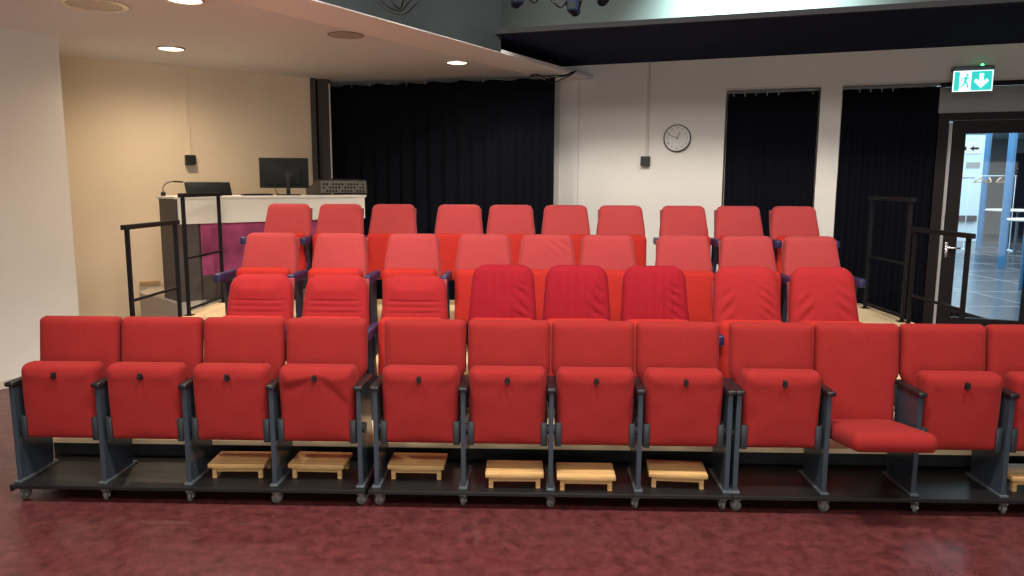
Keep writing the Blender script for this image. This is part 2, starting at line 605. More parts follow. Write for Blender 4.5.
FRONT = [
    (-2.516, [('folded red front row seat at the row end beside the white wall', 0),
              ('folded red front row seat second from the white wall, empty base plate beneath', 0),
              ('folded red front row seat third from the white wall, a wooden stool beneath', 0),
              ('folded red seat with draped top edge, fourth from the white wall, beside the first gap', 0)]),
    (-.574 - .008, [('folded red front row seat opening the middle block, just past the first gap', 0),
                    ('folded red front row seat second in the middle block, stool set forward beneath', 0),
                    ('folded red front row seat third in the middle block', 0),
                    ('folded red front row seat closing the middle block, before the second gap', 0)]),
    (1.310, [('folded red front row seat between the second gap and the folded-down seat', 0),
             ('red front row seat with its cushion folded down, full backrest showing', 1),
             ('folded red front row seat just past the folded-down one, towards the door', 0),
             ('last red front row seat at the door end, cut off by the picture edge', 0)]),
]
k = 0
for s0, seats in FRONT:
    for i, (lab, dn) in enumerate(seats):
        front_seat(s0 + i * PITCH, lab, True, i == 3, k, bool(dn))
        k += 1

# wheeled base plates
m = MB(); m.box(-.955, .955, 3.695, 4.13, .078, .0995, .003)
plate_me = m.mesh('base_plate', M['plate'])
m = MB(); m.box(-.955, .955, 4.12, 4.126, .062, .0785)
m.box(-.955, -.949, 3.70, 4.12, .062, .0785); m.box(.949, .955, 3.70, 4.12, .062, .0785)
lip_me = m.mesh('edge_angle', M['plate'])
m = MB()
m.box(-.018, .018, -.018, .018, .066, .079, .002)
m.prism([(-.012, .07), (.014, .07), (.026, .034), (.018, .024), (.008, .03)], 'x', -.016, -.013)
m.prism([(-.012, .07), (.014, .07), (.026, .034), (.018, .024), (.008, .03)], 'x', .013, .016)
m.cyl((-.017, .018, .032), (.017, .018, .032), .013, seg=14)
fork_me = m.mesh('caster', M['wheel_hub'])
m = MB(); m.lathe([(.006, -.011), (.028, -.010), (.032, -.006), (.032, .006), (.028, .010), (.006, .010)], (0, .018, .032), 'x', 24)
wheel_me = m.mesh('wheel', M['rubber'], angle=40)
for s, lab in [(-1.823, 'black wheeled base plate under the seat block nearest the white wall'),
               (.104, 'black wheeled base plate under the middle seat block, four stools on it'),
               (2.016, 'black wheeled base plate under the seat block with the folded-down seat')]:
    t = thing('seat_trolley', lab, 'trolley', R(s, 0, 0), -RA, 'wheeled base plates of the front row')
    t.location = R(s, 0, 0)
    put('base_plate', plate_me, t)
    put('edge_angle', lip_me, t)
    for i in range(5):
        for y, a in ((3.735, random.uniform(-.8, .8)), (4.06, random.uniform(-2, 2))):
            c = put('caster', fork_me, t, (-.915 + i * .4575, y, 0), a)
            put('wheel', wheel_me, c)

# wooden stools on the base plates
m = MB(); m.box(-.155, .155, 0, .20, .062, .088, .006, 2)
top_me = m.mesh('stool_top', M['stool'], angle=40)
m = MB(); m.box(-.012, .012, -.012, .012, 0, .062, .002)
leg_me = m.mesh('stool_leg', M['stool'])
m = MB(); m.box(-.12, .12, .025, .037, .036, .062)
apr_me = m.mesh('stool_apron', M['stool'])
STOOLS = [(-1.60, 3.815, 2, 'low wooden stool on the first base plate, under the third seat from the white wall'),
          (-1.165, 3.825, -1, 'low wooden stool on the first base plate, under its draped end seat'),
          (-.62, 3.83, 0, 'low wooden stool set back under the first seat of the middle block'),
          (-.08, 3.735, 1, 'low wooden stool set forward under the second seat of the middle block'),
          (.298, 3.715, 0, 'low wooden stool under the third seat of the middle block, close to its neighbour'),
          (.787, 3.765, -4, 'skewed low wooden stool under the last seat of the middle block'),
          (2.695, 3.79, 0, 'low wooden stool under the last front row seat by the door, mostly out of view')]
for s, t_, a, lab in STOOLS:
    t = thing('step_stool', lab, 'stool', R(s, t_, .0995), -RA + rad(a), 'low wooden stools under the front row')
    put('stool_top', top_me, t)
    put('stool_apron', apr_me, t)
    for x in (-.125, .125):
        for y in (.03, .17):
            put('stool_leg', leg_me, t, (x, y, 0))

# ------------------------------------------------------------------ rear rows
def rear_yf(z):
    return .04 - .13 * max(0, (.93 - z)) / .5


def taper(zt, wt, zb, wb):
    return lambda z: wb + (wt - wb) * min(1.05, max(0, (z - zb) / (zt - zb)))


def groove(v, c, w=.004, d=.005):
    return d * math.exp(-((v - c) / w) ** 2)


def smooth_back(seed, amp):
    w = wrinkle(seed, amp, 11)
    w2 = wrinkle(seed + 9, amp * .6, 30)
    return pad('tall_backrest', M['red_back'], taper(.92, .188, .68, .220), .40, .92, .08, .035, .045, .04, yf=rear_yf, bulge=.008,
               disp=lambda x, z, u: w(x, z) + w2(x, z))
tall_backs = [smooth_back(k * 5.1, a) for k, a in enumerate((.003, .005, .004))]
# a creased one
cr = wrinkle(2.2, .004, 12)
tall_creased = pad('creased_backrest', M['red_back'], taper(.92, .188, .68, .220), .40, .92, .08, .035, .045, .04, yf=rear_yf, bulge=.008, nx=44, nz=44,
                   disp=lambda x, z, u: cr(x, z) + .006 * math.sin((x * .75 + (z - .8) * 1.0) * 95) * sm((x + .05) / .12) * sm((.93 - z) / .03) * sm((z - .70) / .1))
def fold_seat(seed, w=.210, z1=.67):
    q = wrinkle(seed, .003, 9)
    return pad('folded_seat', M['red_seat'], lambda z: w, .26, z1, .10, .04, .05, .04, yf=lambda z: -.20 + .10 * (z - .34), bulge=.012, disp=lambda x, z, u: q(x, z))
folded = [fold_seat(k * 2.7) for k in range(3)]
# stitched headed back
q1 = wrinkle(5.5, .003, 10)
def stitched(x, z, u):
    d = q1(x, z)
    for c in (.75, .715, .68):
        d += groove(z, c, .005, .009)
    if z < .66:
        for c in (-.10, -.05, 0, .05, .10):
            d += groove(x, c, .004, .004)
    d += -.010 * math.exp(-((z - .83) / .05) ** 2)
    return d
stitched_back = pad('stitched_backrest', M['red_mid'], taper(.91, .196, .62, .222), .36, .91, .09, .045, .085, .04, yf=rear_yf, bulge=.014, disp=stitched, nx=56, nz=84)
def ribbed(seed, vertical):
    q2 = wrinkle(seed, .004, 9)
    def f(x, z, u):
        d = q2(x, z)
        if vertical:
            for c in (-.115, -.06, 0., .06, .115):
                d += groove(x, c, .005, .009)
        a = 75 + 10 * math.sin(seed)
        fold = math.sin((x * .9 + z * 1.25) * a + 2.5 * noise.noise(Vector((x * 8, z * 8, seed))))
        d += .009 * fold * sm((x - .03) / .12) * sm((.93 - z) / .12) * sm((z - .62) / .08)
        if not vertical:
            fold2 = math.sin((-x * 1.1 + z * 1.1) * 60 + seed)
            d += .008 * fold2 * sm((-x - .05) / .1) * sm((.88 - z) / .1) * sm((z - .60) / .1)
        return d
    return pad('ribbed_backrest', M['crimson'], taper(.985, .195, .62, .222), .40, .985, .09, .05, .085, .05, yf=lambda z: rear_yf(z - .055), bulge=.016, disp=f, nx=64, nz=64)
ribbed_backs = [ribbed(k * 4.4, True) for k in range(3)]
plain_crimson = [ribbed(20.5 + k * 3.1, False) for k in range(2)]
for me in plain_crimson:
    me.materials[0] = M['red_mid']
m = MB(); m.box(-.20, .20, .085, .10, .40, .88, .006, 2)
shell_me = m.mesh('back_shell', M['shell'])
shell_me.transform(Matrix.Translation((0, 0, 0)) @ Matrix(((1, 0, 0, 0), (0, 1, .22, -.20), (0, 0, 1, 0), (0, 0, 0, 1))))
m = MB(); m.prism([(-.20, 0), (.08, 0), (.08, .03), (-.03, .05), (-.02, .48), (-.11, .48), (-.10, .05), (-.20, .03)], 'x', -.014, .014)
std_me = m.mesh('standard', M['black_plastic'])
m = MB()
m.box(-.027, .027, -.37, -.02, .575, .64, .014, 3)
navy_arm_me = m.mesh('armrest', M['navy_arm'], angle=50)
m = MB(); m.prism([(-.27, .585), (-.14, .585), (-.13, .40), (-.10, .02), (.03, .02), (.03, 0), (-.2, 0), (-.2, .02), (-.2, .40)], 'x', -.017, .017, .004)
arm_post_me = m.mesh('arm_post', M['navy_post'])
m = MB(); m.lathe([(.001, -.004), (.014, -.003), (.018, 0), (.018, .003)], (0, -.368, .613), 'y', 16)
arm_cap_me = m.mesh('arm_cap', M['navy_post'], smooth=True)


def rear_chair(name, s, t_, z, label, group, back, seat, arms, pitch=.49):
    t = thing(name, label, 'chair', R(s, t_, z), -RA, group)
    put('backrest', back, t)
    put('back_shell', shell_me, t)
    put('folding_seat', seat, t)
    for x in arms:
        a = put('arm_post', arm_post_me, t, (x, 0, 0))
        b = put('armrest', navy_arm_me, a, (0, 0, -.03 if t_ < 5 else 0))
    for x in ((-.2, .2) if not arms else ()):
        put('standard', std_me, t, (x, 0, 0))
    if arms and len(arms) == 1:
        put('standard', std_me, t, (-arms[0] * .82, 0, 0))
    return t


# second row, third row, last row: (s, T, z)
GR2, GR3, GR4 = 'chairs of the second row', 'chairs of the third row', 'chairs of the last row'
z2, z3, z4 = .2, .4, .6
T2, T3, T4 = 4.75, 5.70, 6.70
P2 = .2535
for i, (s, lab) in enumerate([(-1.77, 'red chair with cross-stitched back in the second row, at the railing end'),
                              (-1.271, 'cross-stitched red chair in the second row, middle one of the three stitched chairs'),
                              (-.755, 'cross-stitched red chair in the second row, next to the ribbed crimson chairs')]):
    rear_chair('theatre_chair', s, T2, z2, lab, GR2, stitched_back, folded[i % 3], (-P2, P2) if i == 2 else (-P2,), .51)
for i, (s, lab) in enumerate([(-.183, 'ribbed crimson chair in the second row, the one next to the stitched chairs'),
                              (.294, 'ribbed crimson chair in the second row, middle of the three ribbed ones'),
                              (.794, 'ribbed crimson chair in the second row, the one next to the wrinkled plain chairs')]):
    rear_chair('theatre_chair', s, T2, z2, lab, GR2, ribbed_backs[i], folded[(i + 1) % 3], ())
for i, (s, lab) in enumerate([(1.38, 'wrinkled plain red chair in the second row beside the ribbed chairs'),
                              (1.868, 'wrinkled plain red chair at the door end of the second row')]):
    rear_chair('theatre_chair', s, T2, z2, lab, GR2, plain_crimson[i], folded[i], (-.245, .245) if i == 1 else (-.245,))

L3 = [('red chair with navy armrests at the railing end of the third row', -2.031),
      ('red armchair second from the desk-side railing in the third row', -1.484),
      ('red armchair in the third row with a pinched crease at its top edge', -.917),
      ('armless red chair in the third row, first one past the armrest chairs', -.367),
      ('armless red chair with diagonally wrinkled back in the third row', .118),
      ('armless red chair in the third row just past the diagonally wrinkled one', .586),
      ('red chair in the third row, behind the gap between ribbed and wrinkled chairs', 1.166),
      ('red chair in the third row right behind the wrinkled plain chair beside the ribbed ones', 1.652),
      ('red chair at the door end of the third row', 2.137)]
for i, (lab, s) in enumerate(L3):
    if i < 3:
        ar = (-.2785, .2785) if i == 2 else (-.2785,)
    elif i < 6:
        ar = ()
    else:
        ar = (-.243, .243) if i == 8 else (-.243,)
    rear_chair('theatre_chair', s, T3, z3, lab, GR3, tall_creased if i == 4 else tall_backs[i % 3], folded[i % 3], ar)
L4 = [('red chair at the desk end of the last row, covering the magenta panel', -2.213),
      ('red chair in the last row before the white desk band, second from the desk end', -1.738),
      ('red chair in the last row, just past the desk, against the black curtain', -1.255),
      ('red chair in the last row, first after the first gap, against the black curtain', -.657),
      ('red chair in the last row, second after the first gap, against the black curtain', -.188),
      ('red chair in the last row at the curtain edge, where the pale wall begins', .307),
      ('red chair in the last row, before the pale wall and below the wall conduit side', .80),
      ('red chair in the last row straight below the wall clock', 1.362),
      ('red chair in the last row in front of the narrower wall curtain', 1.85),
      ('red chair at the door end of the last row, in front of the pale pillar', 2.345)]
for i, (lab, s) in enumerate(L4):
    if i < 2:
        ar = (-.2375, .2375) if i == 1 else (-.285,)
    elif i < 7:
        ar = ()
    else:
        ar = (-.245, .245) if i == 9 else (-.245,)
    rear_chair('theatre_chair', s, T4, z4, lab, GR4, tall_backs[(i + 1) % 3], folded[i % 3], ar)

# ------------------------------------------------------------------ guard rails
def guard_rail(s, t0, t1, z0, z1, label):
    t = thing('guard_rail', label, 'railing', R(s, t0, z0), -RA, 'black step railings')
    L, h = t1 - t0, z1 - z0
    m = MB(); m.box(-.018, .018, -.05, L + .05, h - .034, h, .003)
    put('top_rail', m.mesh('top_rail', M['rail']), t)
    for y in (0, L):
        m = MB(); m.box(-.0125, .0125, y - .0125, y + .0125, 0, h - .034); m.box(-.035, .035, y - .035, y + .035, 0, .006)
        put('post', m.mesh('post', M['rail']), t)
    for nm, z in (('mid_rail', h * .47), ('bottom_rail', .05)):
        m = MB(); m.box(-.009, .009, .0125, L - .0125, z - .009, z + .009)
        put(nm, m.mesh(nm, M['rail']), t)


guard_rail(-2.815, 5.08, 5.78, .4, 1.412, 'lower black step railing beside the cream wall')
guard_rail(-2.875, 6.06, 6.76, .6, 1.618, 'taller black railing in front of the desk end')
guard_rail(2.942, 5.06, 5.76, .4, 1.39, 'lower black step railing before the glass door')
guard_rail(3.042, 6.06, 6.74, .6, 1.612, 'taller black railing before the wide wall curtain')

# ------------------------------------------------------------------ desk platform and desk
DA = rad(45)
DP = (-3.081, 6.802, .6)
m = MB()
m.prism([(-3.081, 6.73), (-2.93, 6.88), (-2.93, 7.03), (-1.55, 8.30), (-2.2, 8.98), (-3.86, 7.83), (-3.78, 7.43)], 'z', 0, .6)
platform = put('desk_platform', m.mesh('desk_platform', M['platform']))
tag(platform, 'grey raised platform under the control desk', 'platform')
m = MB(); m.box(0, .20, -.03, -.004, .63, .66)
pl = put('wall_plank', m.mesh('wall_plank', M['wood_plank']), None, (-3.96, 7.79, 0), LA)
tag(pl, 'short wooden plank at the foot of the cream wall behind the railing', 'plank')

dk = thing('control_desk', 'control desk with white band, dark brown end and magenta front panel', 'desk', DP, DA)
m = MB(); m.box(0, .02, .003, .40, 0, .955, .002)
put('end_panel', m.mesh('end_panel', M['desk_dark']), dk)
m = MB(); m.box(.0, .222, .012, .032, 0, .725); m.box(.222, 2.04, .030, .05, 0, .23); m.box(2.02, 2.04, .03, .40, 0, .955)
m.box(.20, .222, .012, .12, 0, .725)
put('base_panel', m.mesh('base_panel', M['desk_dark']), dk)
m = MB(); m.box(.222, 2.02, .026, .038, .23, .725)
put('front_panel', m.mesh('front_panel', M['pink']), dk)
m = MB(); m.box(.02, 2.04, -.008, .012, .725, .955, .002)
put('white_band', m.mesh('white_band', M['white']), dk)
m = MB(); m.box(-.012, 2.055, -.02, .43, .955, .98, .003)
put('counter_top', m.mesh('counter_top', M['white']), dk)


def D(a, b, z):
    return (DP[0] + a * math.cos(DA) - b * math.sin(DA), DP[1] + a * math.sin(DA) + b * math.cos(DA), DP[2] + z)


TOP = .98
# gooseneck microphone
t = thing('gooseneck_microphone', 'slim black gooseneck microphone at the desk end', 'microphone', D(.02, .33, TOP), DA)
m = MB(); m.lathe([(.001, 0), (.022, 0), (.022, .03), (.012, .04), (.001, .042)], seg=20)
put('base', m.mesh('base', M['black_plastic'], angle=40), t)
pts = [(0, 0, .04), (.0, .0, .075), (.012, 0, .10), (.04, 0, .122), (.075, 0, .133), (.10, 0, .136)]
m = MB(); m.tube(pts, .005)
put('neck', m.mesh('neck', M['black_plastic'], smooth=True), t)
m = MB(); m.cyl((.10, 0, .136), (.19, 0, .131), .008, .008, 12)
put('head', m.mesh('head', M['black_plastic'], angle=40), t)

# tilted touch screen seen from behind
t = thing('touch_monitor', 'low tilted black screen seen from behind beside the microphone', 'monitor', D(.40, .17, TOP + .008), DA)
m = MB(); m.box(-.22, .22, 0, .02, 0, .135, .004, 2, Matrix.Rotation(rad(-22), 4, 'X'))
m.box(-.20, .20, -.014, 0, .02, .115, .006, 2, Matrix.Rotation(rad(-22), 4, 'X'))
put('screen_housing', m.mesh('screen_housing', M['screen'], angle=40), t)
m = MB(); m.box(-.10, .10, -.01, .12, 0, .012, .003)
put('stand', m.mesh('stand', M['black_plastic']), t)

# monitor on stand
t = thing('desk_monitor', 'upright black monitor on a stand, back towards the seats', 'monitor', D(1.19, .19, TOP), DA + rad(-32))
m = MB(); m.box(-.245, .245, 0, .028, .075, .385, .006, 2); m.box(-.17, .17, -.02, 0, .11, .30, .01, 2)
put('screen_housing', m.mesh('screen_housing', M['screen'], angle=40), t)
m = MB(); m.box(.02, .06, -.045, -.02, .012, .22, .006, 2); m.box(.0, .08, -.028, -.018, .16, .24, .003)
put('neck', m.mesh('neck', M['black_plastic'], angle=40), t)
m = MB(); m.box(-.08, .16, -.10, .10, 0, .012, .004)
put('foot', m.mesh('foot', M['black_plastic'], angle=40), t)
m = MB(); m.tube([(-.09, -.02, .12), (-.09, -.03, .06), (-.075, -.03, .02), (-.06, 0, .008)], .004)
put('cable', m.mesh('cable', M['black_plastic'], smooth=True), t)

# small clutter strip: keyboard
m = MB(); m.box(-.15, .15, -.05, .05, 0, .014, .004)
for i in range(11):
    for j in range(3):
        m.box(-.138 + i * .025, -.117 + i * .025, -.04 + j * .027, -.018 + j * .027, .013, .019, .002, 1)
t = put('keyboard', m.mesh('keyboard', M['black_plastic']), None, D(.86, .14, TOP), DA)
tag(t, 'flat black keyboard lying on the desk between the two screens', 'keyboard')

# audio mixer, rear panel towards the seats
t = thing('audio_mixer', 'grey audio mixing console with connector panel at the far desk end', 'mixer', D(1.80, .03, TOP), DA + rad(-10))
m = MB(); m.prism([(0, .02), (0, .155), (.06, .165), (.42, .06), (.42, .02)], 'x', -.265, .265)
m.box(-.27, -.262, -.004, .425, .0, .10); m.box(.262, .27, -.004, .425, .0, .10)
put('body', m.mesh('body', M['mixer']), t)
m = MB(); m.box(-.26, .26, -.006, 0, .025, .15, .002)
put('rear_panel', m.mesh('rear_panel', M['mixer_panel']), t)
for i in range(14):
    for j in range(3):
        if (i * 7 + j * 3) % 5 == 0:
            continue
        x, z = -.225 + i * .0345, .045 + j * .036
        m = MB()
        m.lathe([(.001, -.012), (.008, -.012), (.012, -.009), (.012, -.006)], (x, 0, z), 'y', 14)
        put('connector', m.mesh('connector', M['black_plastic'], angle=40), t)
for i in range(9):
    m = MB(); m.lathe([(.007, 0), (.007, .016), (.004, .02), (.001, .02)], (-.21 + i * .05, .05, .162), 'z', 12)
    put('control_knob', m.mesh('control_knob', M['black_plastic'], angle=40), t)

# ------------------------------------------------------------------ wall fittings
def wall_speaker(name, label, loc, rz):
    t = thing(name, label, 'speaker', loc, rz, 'small black wall speakers')
    m = MB()
    m.prism([(-.005, -.055), (-.10, -.045), (-.085, .055), (-.005, .055)], 'x', -.05, .05, .004)
    put('housing', m.mesh('housing', M['black_plastic']), t)
    m = MB(); m.box(-.02, .02, -.012, 0, -.03, .03)
    put('bracket', m.mesh('bracket', M['black_plastic']), t)


wall_speaker('wall_speaker', 'small black wall speaker under the conduit beside the clock', W(.692, 0, 1.975), WA)
wall_speaker('wall_speaker', 'small black wall speaker under the conduit on the cream wall', (-3.50, 8.127, 1.945), LA)
m = MB(); m.box(-.016, .016, -.022, 0, 2.03, 3.088, .003)
tag(put('wall_conduit', m.mesh('wall_conduit', M['trim_white']), None, W(.70, 0, 0), WA), 'pale cable conduit running up the wall beside the clock', 'conduit')
m = MB(); m.box(-.016, .016, -.022, 0, 2.0, 2.928, .003)
tag(put('wall_conduit', m.mesh('wall_conduit', M['wall_left']), None, (-3.496, 8.129, 0), LA), 'pale cable conduit running up the cream wall', 'conduit')

# clock
ck = thing('wall_clock', 'round wall clock with white dial and thin black rim', 'clock', W(1.042, 0, 2.232), WA)
CR = .153
m = MB(); m.lathe([(CR - .012, -.03), (CR - .004, -.042), (CR, -.036), (CR, 0), (CR - .012, 0)], (0, 0, 0), 'y', 48)
m.bm.faces.ensure_lookup_table()
put('rim', m.mesh('rim', M['black_plastic'], angle=40), ck)
m = MB(); m.lathe([(.001, -.036), (CR - .011, -.036), (CR - .011, -.004), (.001, -.004)], (0, 0, 0), 'y', 48)
dial = put('dial', m.mesh('dial', M['clock_face'], angle=40), ck)
dg = None
for h in range(1, 13):
    cu = bpy.data.curves.new('numeral', 'FONT')
    cu.body = str(h)
    cu.size = .034
    cu.align_x = 'CENTER'
    cu.align_y = 'CENTER'
    cu.extrude = .0004
    o = bpy.data.objects.new('numeral', cu)
    COL.objects.link(o)
    bpy.context.view_layer.update()
    me = bpy.data.meshes.new_from_object(o.evaluated_get(bpy.context.evaluated_depsgraph_get()))
    bpy.data.objects.remove(o)
    me.materials.clear()
    me.materials.append(M['ink'])
    a = 2 * PI * h / 12
    me.transform(Matrix.Translation((math.sin(a) * .115, -.0375, math.cos(a) * .115)) @ Matrix.Rotation(rad(90), 4, 'X'))
    put('numeral', me, dial)
for nm, a, L, w in (('hour_hand', 26, .070, .007), ('minute_hand', 292, .112, .005)):
    m = MB(); m.box(-w / 2, w / 2, -.042, -.040, -.018, L)
    me = m.mesh(nm, M['ink'])
    me.transform(Matrix.Rotation(rad(a), 4, 'Y'))
    put(nm, me, ck)

# exit sign
ex = thing('exit_sign', 'lit green exit sign with running figure and down arrow above the door', 'sign', W(3.905, 0, 2.63), WA)
m = MB(); m.box(-.175, .175, -.15, -.0, .212, .245, .004); m.box(-.175, .175, -.125, -.10, .0, .212, .003)
put('housing', m.mesh('housing', M['foot_steel']), ex)
m = MB(); m.box(-.172, .172, -.131, -.126, .003, .203)
put('lit_face', m.mesh('lit_face', M['sign_white']), ex)
for xa, xb in ((-.162, -.116), (-.014, .162)):
    m = MB(); m.box(xa, xb, -.134, -.131, .012, .194)
    put('green_field', m.mesh('green_field', M['sign_teal']), ex)
m = MB()
m.prism([(.042, .172), (.078, .172), (.078, .098), (.108, .122), (.122, .098), (.060, .032), (-.002, .098), (.012, .122), (.042, .098)], 'y', -.137, -.1345)
me = m.mesh('arrow', M['sign_white'])
me.transform(Matrix.Translation((.012, 0, 0)))
put('arrow', me, ex)
m = MB()
def limb(p, q, w0, w1):
    d = Vector((q[0] - p[0], q[1] - p[1])); d.normalize(); n = Vector((-d.y, d.x))
    m.prism([(p[0] + n.x * w0, p[1] + n.y * w0), (p[0] - n.x * w0, p[1] - n.y * w0), (q[0] - n.x * w1, q[1] - n.y * w1), (q[0] + n.x * w1, q[1] + n.y * w1)], 'y', -.134, -.1312)
m.lathe([(.001, -.134), (.012, -.134), (.012, -.1312), (.001, -.1312)], (-.050, 0, .160), 'y', 16)
limb((-.057, .145), (-.067, .092), .012, .010)
limb((-.055, .142), (-.030, .118), .006, .005)
limb((-.060, .140), (-.092, .128), .006, .005)
limb((-.092, .128), (-.098, .104), .005, .004)
limb((-.064, .096), (-.042, .068), .008, .007)
limb((-.042, .068), (-.040, .036), .007, .006)
limb((-.068, .096), (-.082, .062), .008, .007)
limb((-.082, .062), (-.104, .052), .007, .005)
put('running_figure', m.mesh('running_figure', M['sign_teal']), ex)
m = MB(); m.lathe([(.001, .268), (.009, .265), (.014, .256), (.014, .245)][::-1], (.075, -.11, 0), 'z', 14)
put('indicator_lamp', m.mesh('indicator_lamp', M['led'], smooth=True), ex)

# ------------------------------------------------------------------ curtains
def curtain_mesh(L, z0, z1, folds, amp, seed, thick=.012, scallop=0.):
    bm = bmesh.new()
    n = folds * 10
    rows = 14
    def y(u, v):
        w = math.sin(2 * PI * folds * u + 1.6 * noise.noise(Vector((u * 5, seed, 0))) + .5 * math.sin(u * 17 + seed))
        return amp * (.55 + .45 * (1 - v)) * w + amp * .7 * noise.noise(Vector((u * 9, v * 1.5, seed)))
    fr, bk = [], []
    for j in range(rows + 1):
        v = j / rows
        a, b = [], []
        for i in range(n + 1):
            u = i / n
            z = z0 + (z1 - z0) * v - (scallop * (.5 - .5 * math.cos(2 * PI * folds * .5 * u)) if j == rows else 0)
            a.append(bm.verts.new((u * L, y(u, v), z)))
            b.append(bm.verts.new((u * L, y(u, v) + thick, z)))
        fr.append(a)
        bk.append(b)
    for j in range(rows):
        for i in range(n):
            bm.faces.new((fr[j][i], fr[j][i + 1], fr[j + 1][i + 1], fr[j + 1][i]))
            bm.faces.new((bk[j][i], bk[j + 1][i], bk[j + 1][i + 1], bk[j][i + 1]))
    for i in range(n):
        bm.faces.new((fr[0][i], bk[0][i], bk[0][i + 1], fr[0][i + 1]))
        bm.faces.new((fr[rows][i], fr[rows][i + 1], bk[rows][i + 1], bk[rows][i]))
    for j in range(rows):
        bm.faces.new((fr[j][0], fr[j + 1][0], bk[j + 1][0], bk[j][0]))
        bm.faces.new((fr[j][n], bk[j][n], bk[j + 1][n], fr[j + 1][n]))
    me = bpy.data.meshes.new('curtain')
    bm.to_mesh(me)
    bm.free()
    me.materials.append(M['curtain'])
    for p in me.polygons:
        p.use_smooth = True
    return me


def curtain(name, label, loc, rz, L, z0, z1, folds, amp, seed, hooks, scallop=0.):
    t = thing(name, label, 'curtain', loc, rz, 'black stage curtains')
    put('cloth', curtain_mesh(L, z0, z1, folds, amp, seed, scallop=scallop), t)
    m = MB(); m.box(0, L, -.008, .020, z1 + .008, z1 + .022)
    put('track', m.mesh('track', M['foot_steel']), t)
    for i in range(hooks):
        x = L * (i + .5) / hooks
        m = MB(); m.box(x - .004, x + .004, .0, .006, z1 - .03, z1 + .01)
        put('hook', m.mesh('hook', M['trim_white']), t)


CA = math.atan2(8.552 - 9.284, .124 + 2.304)
curtain('stage_curtain', 'wide black curtain hanging behind the control desk', (-2.29, 9.28, 0), CA, 2.88, .02, 2.885, 16, .035, 1.3, 12, .02)
curtain('stage_curtain', 'narrower black curtain filling the wall opening beside the clock', W(1.575, .10, 0), WA, .94, .02, 2.715, 7, .022, 4.1, 8)
curtain('stage_curtain', 'black curtain between the pale pillar and the glass door', W(2.755, .09, 0), WA, .95, .02, 2.715, 8, .030, 7.7, 9)

# ------------------------------------------------------------------ glass door and lobby
m = MB()
m.box(3.66, 3.755, -.0, .20, 0, 2.44)
m.box(3.755, 4.72, .0, .20, 2.37, 2.44)
m.box(4.66, 4.72, .0, .20, 0, 2.37)
m.box(3.66, 4.72, .0, .05, 2.70, 2.745)
struct('trim_8', m.mesh('trim_8', M['door']), WB, WA)
m = MB(); m.box(3.66, 4.72, .06, .10, 2.44, 2.70)
struct('window_1', m.mesh('window_1', M['transom']), WB, WA)
dr = bpy.data.objects.new('door_1', None)
COL.objects.link(dr)
dr.location = W(3.755, 0, 0)
dr.rotation_euler = (0, 0, WA)
dr['kind'] = 'structure'
m = MB()
m.box(.045, .163, .02, .075, .02, 2.36); m.box(.79, .90, .02, .075, .02, 2.36)
m.box(.163, .79, .02, .075, 2.235, 2.36); m.box(.163, .79, .02, .075, .02, .345)
put('door_frame', m.mesh('door_frame', M['door']), dr)
m = MB(); m.box(.004, .030, .0, .05, .02, 2.34)
put('edge_strip', m.mesh('edge_strip', M['door_strip']), dr)
m = MB(); m.box(.163, .79, .044, .050, .345, 2.235)
put('glass_pane', m.mesh('glass_pane', M['glass']), dr)
m = MB()
m.box(.055, .095, .008, .02, .97, 1.13, .004, 2)
m.cyl((.075, .01, 1.075), (.075, -.035, 1.075), .010, seg=12)
m.box(.066, .195, -.045, -.028, 1.065, 1.085, .006, 2)
put('door_handle', m.mesh('door_handle', M['chrome'], angle=40), dr)

# lobby beyond the glass
m = MB(); m.prism([W(3.4, .3, 0)[:2], W(6.5, .3, 0)[:2], (26, 6), (26, 30), (4.5, 30)], 'z', -.1, 0)
struct('floor_lobby', m.mesh('floor_lobby', M['tiles']))
m = MB(); m.prism([W(3.2, .26, 0)[:2], W(7.5, .26, 0)[:2], (26, 5), (26, 30), (4.4, 30)], 'z', 3.4, 3.5)
struct('ceiling_lobby', m.mesh('ceiling_lobby', M['lobby_white']))
m = MB(); m.box(4, 26, 27.0, 27.2, 0, 3.4)
struct('wall_lobby', m.mesh('wall_lobby', M['lobby_grey']))
m = MB(); m.box(18.0, 25, 26.9, 27.0, 0, 2.9)
struct('door_2', m.mesh('door_2', M['lobby_dark']))
m = MB(); m.prism([W(3.4, .26, 0)[:2], W(3.35, .26, 0)[:2], (11.5, 27), (11.7, 27)], 'z', 0, 3.4)
struct('wall_lobby_side', m.mesh('wall_lobby_side', M['lobby_white']))
# white wardrobe partition standing in the lobby
pt = thing('wardrobe_partition', 'white partition with dark rail standing in the lobby beyond the door', 'partition', (13.6, 23.6, 0), rad(-8))
m = MB(); m.box(-1.6, 1.25, 0, .25, 0, 3.35)
put('panel', m.mesh('panel', M['lobby_white']), pt)
m = MB(); m.box(-1.6, 1.02, -.12, -.002, .62, .80)
put('dark_rail', m.mesh('dark_rail', M['lobby_dark']), pt)
m = MB(); m.box(.10, 1.02, -.02, -.002, 2.72, 3.05)
sg = put('notice_plate', m.mesh('notice_plate', M['table_top']), pt)
m = MB(); m.box(.15, .18, -.026, -.02, 2.78, 2.99); m.box(.25, .28, -.026, -.02, 2.78, 2.99); m.box(.48, .58, -.026, -.02, 2.83, 2.94)
m.prism([(.68, .0), (.80, .08), (.80, .03), (.94, .03), (.94, -.03), (.80, -.03), (.80, -.08)], 'y', -.026, -.02)
me = m.mesh('notice_mark', M['ink'])
for v in me.vertices:
    if v.co.z < 1:
        v.co.z += 2.885
put('notice_mark', me, sg)
m = MB(); m.box(.62, 1.02, -.02, -.002, 2.28, 2.46)
put('grey_plate', m.mesh('grey_plate', M['lobby_grey']), pt)
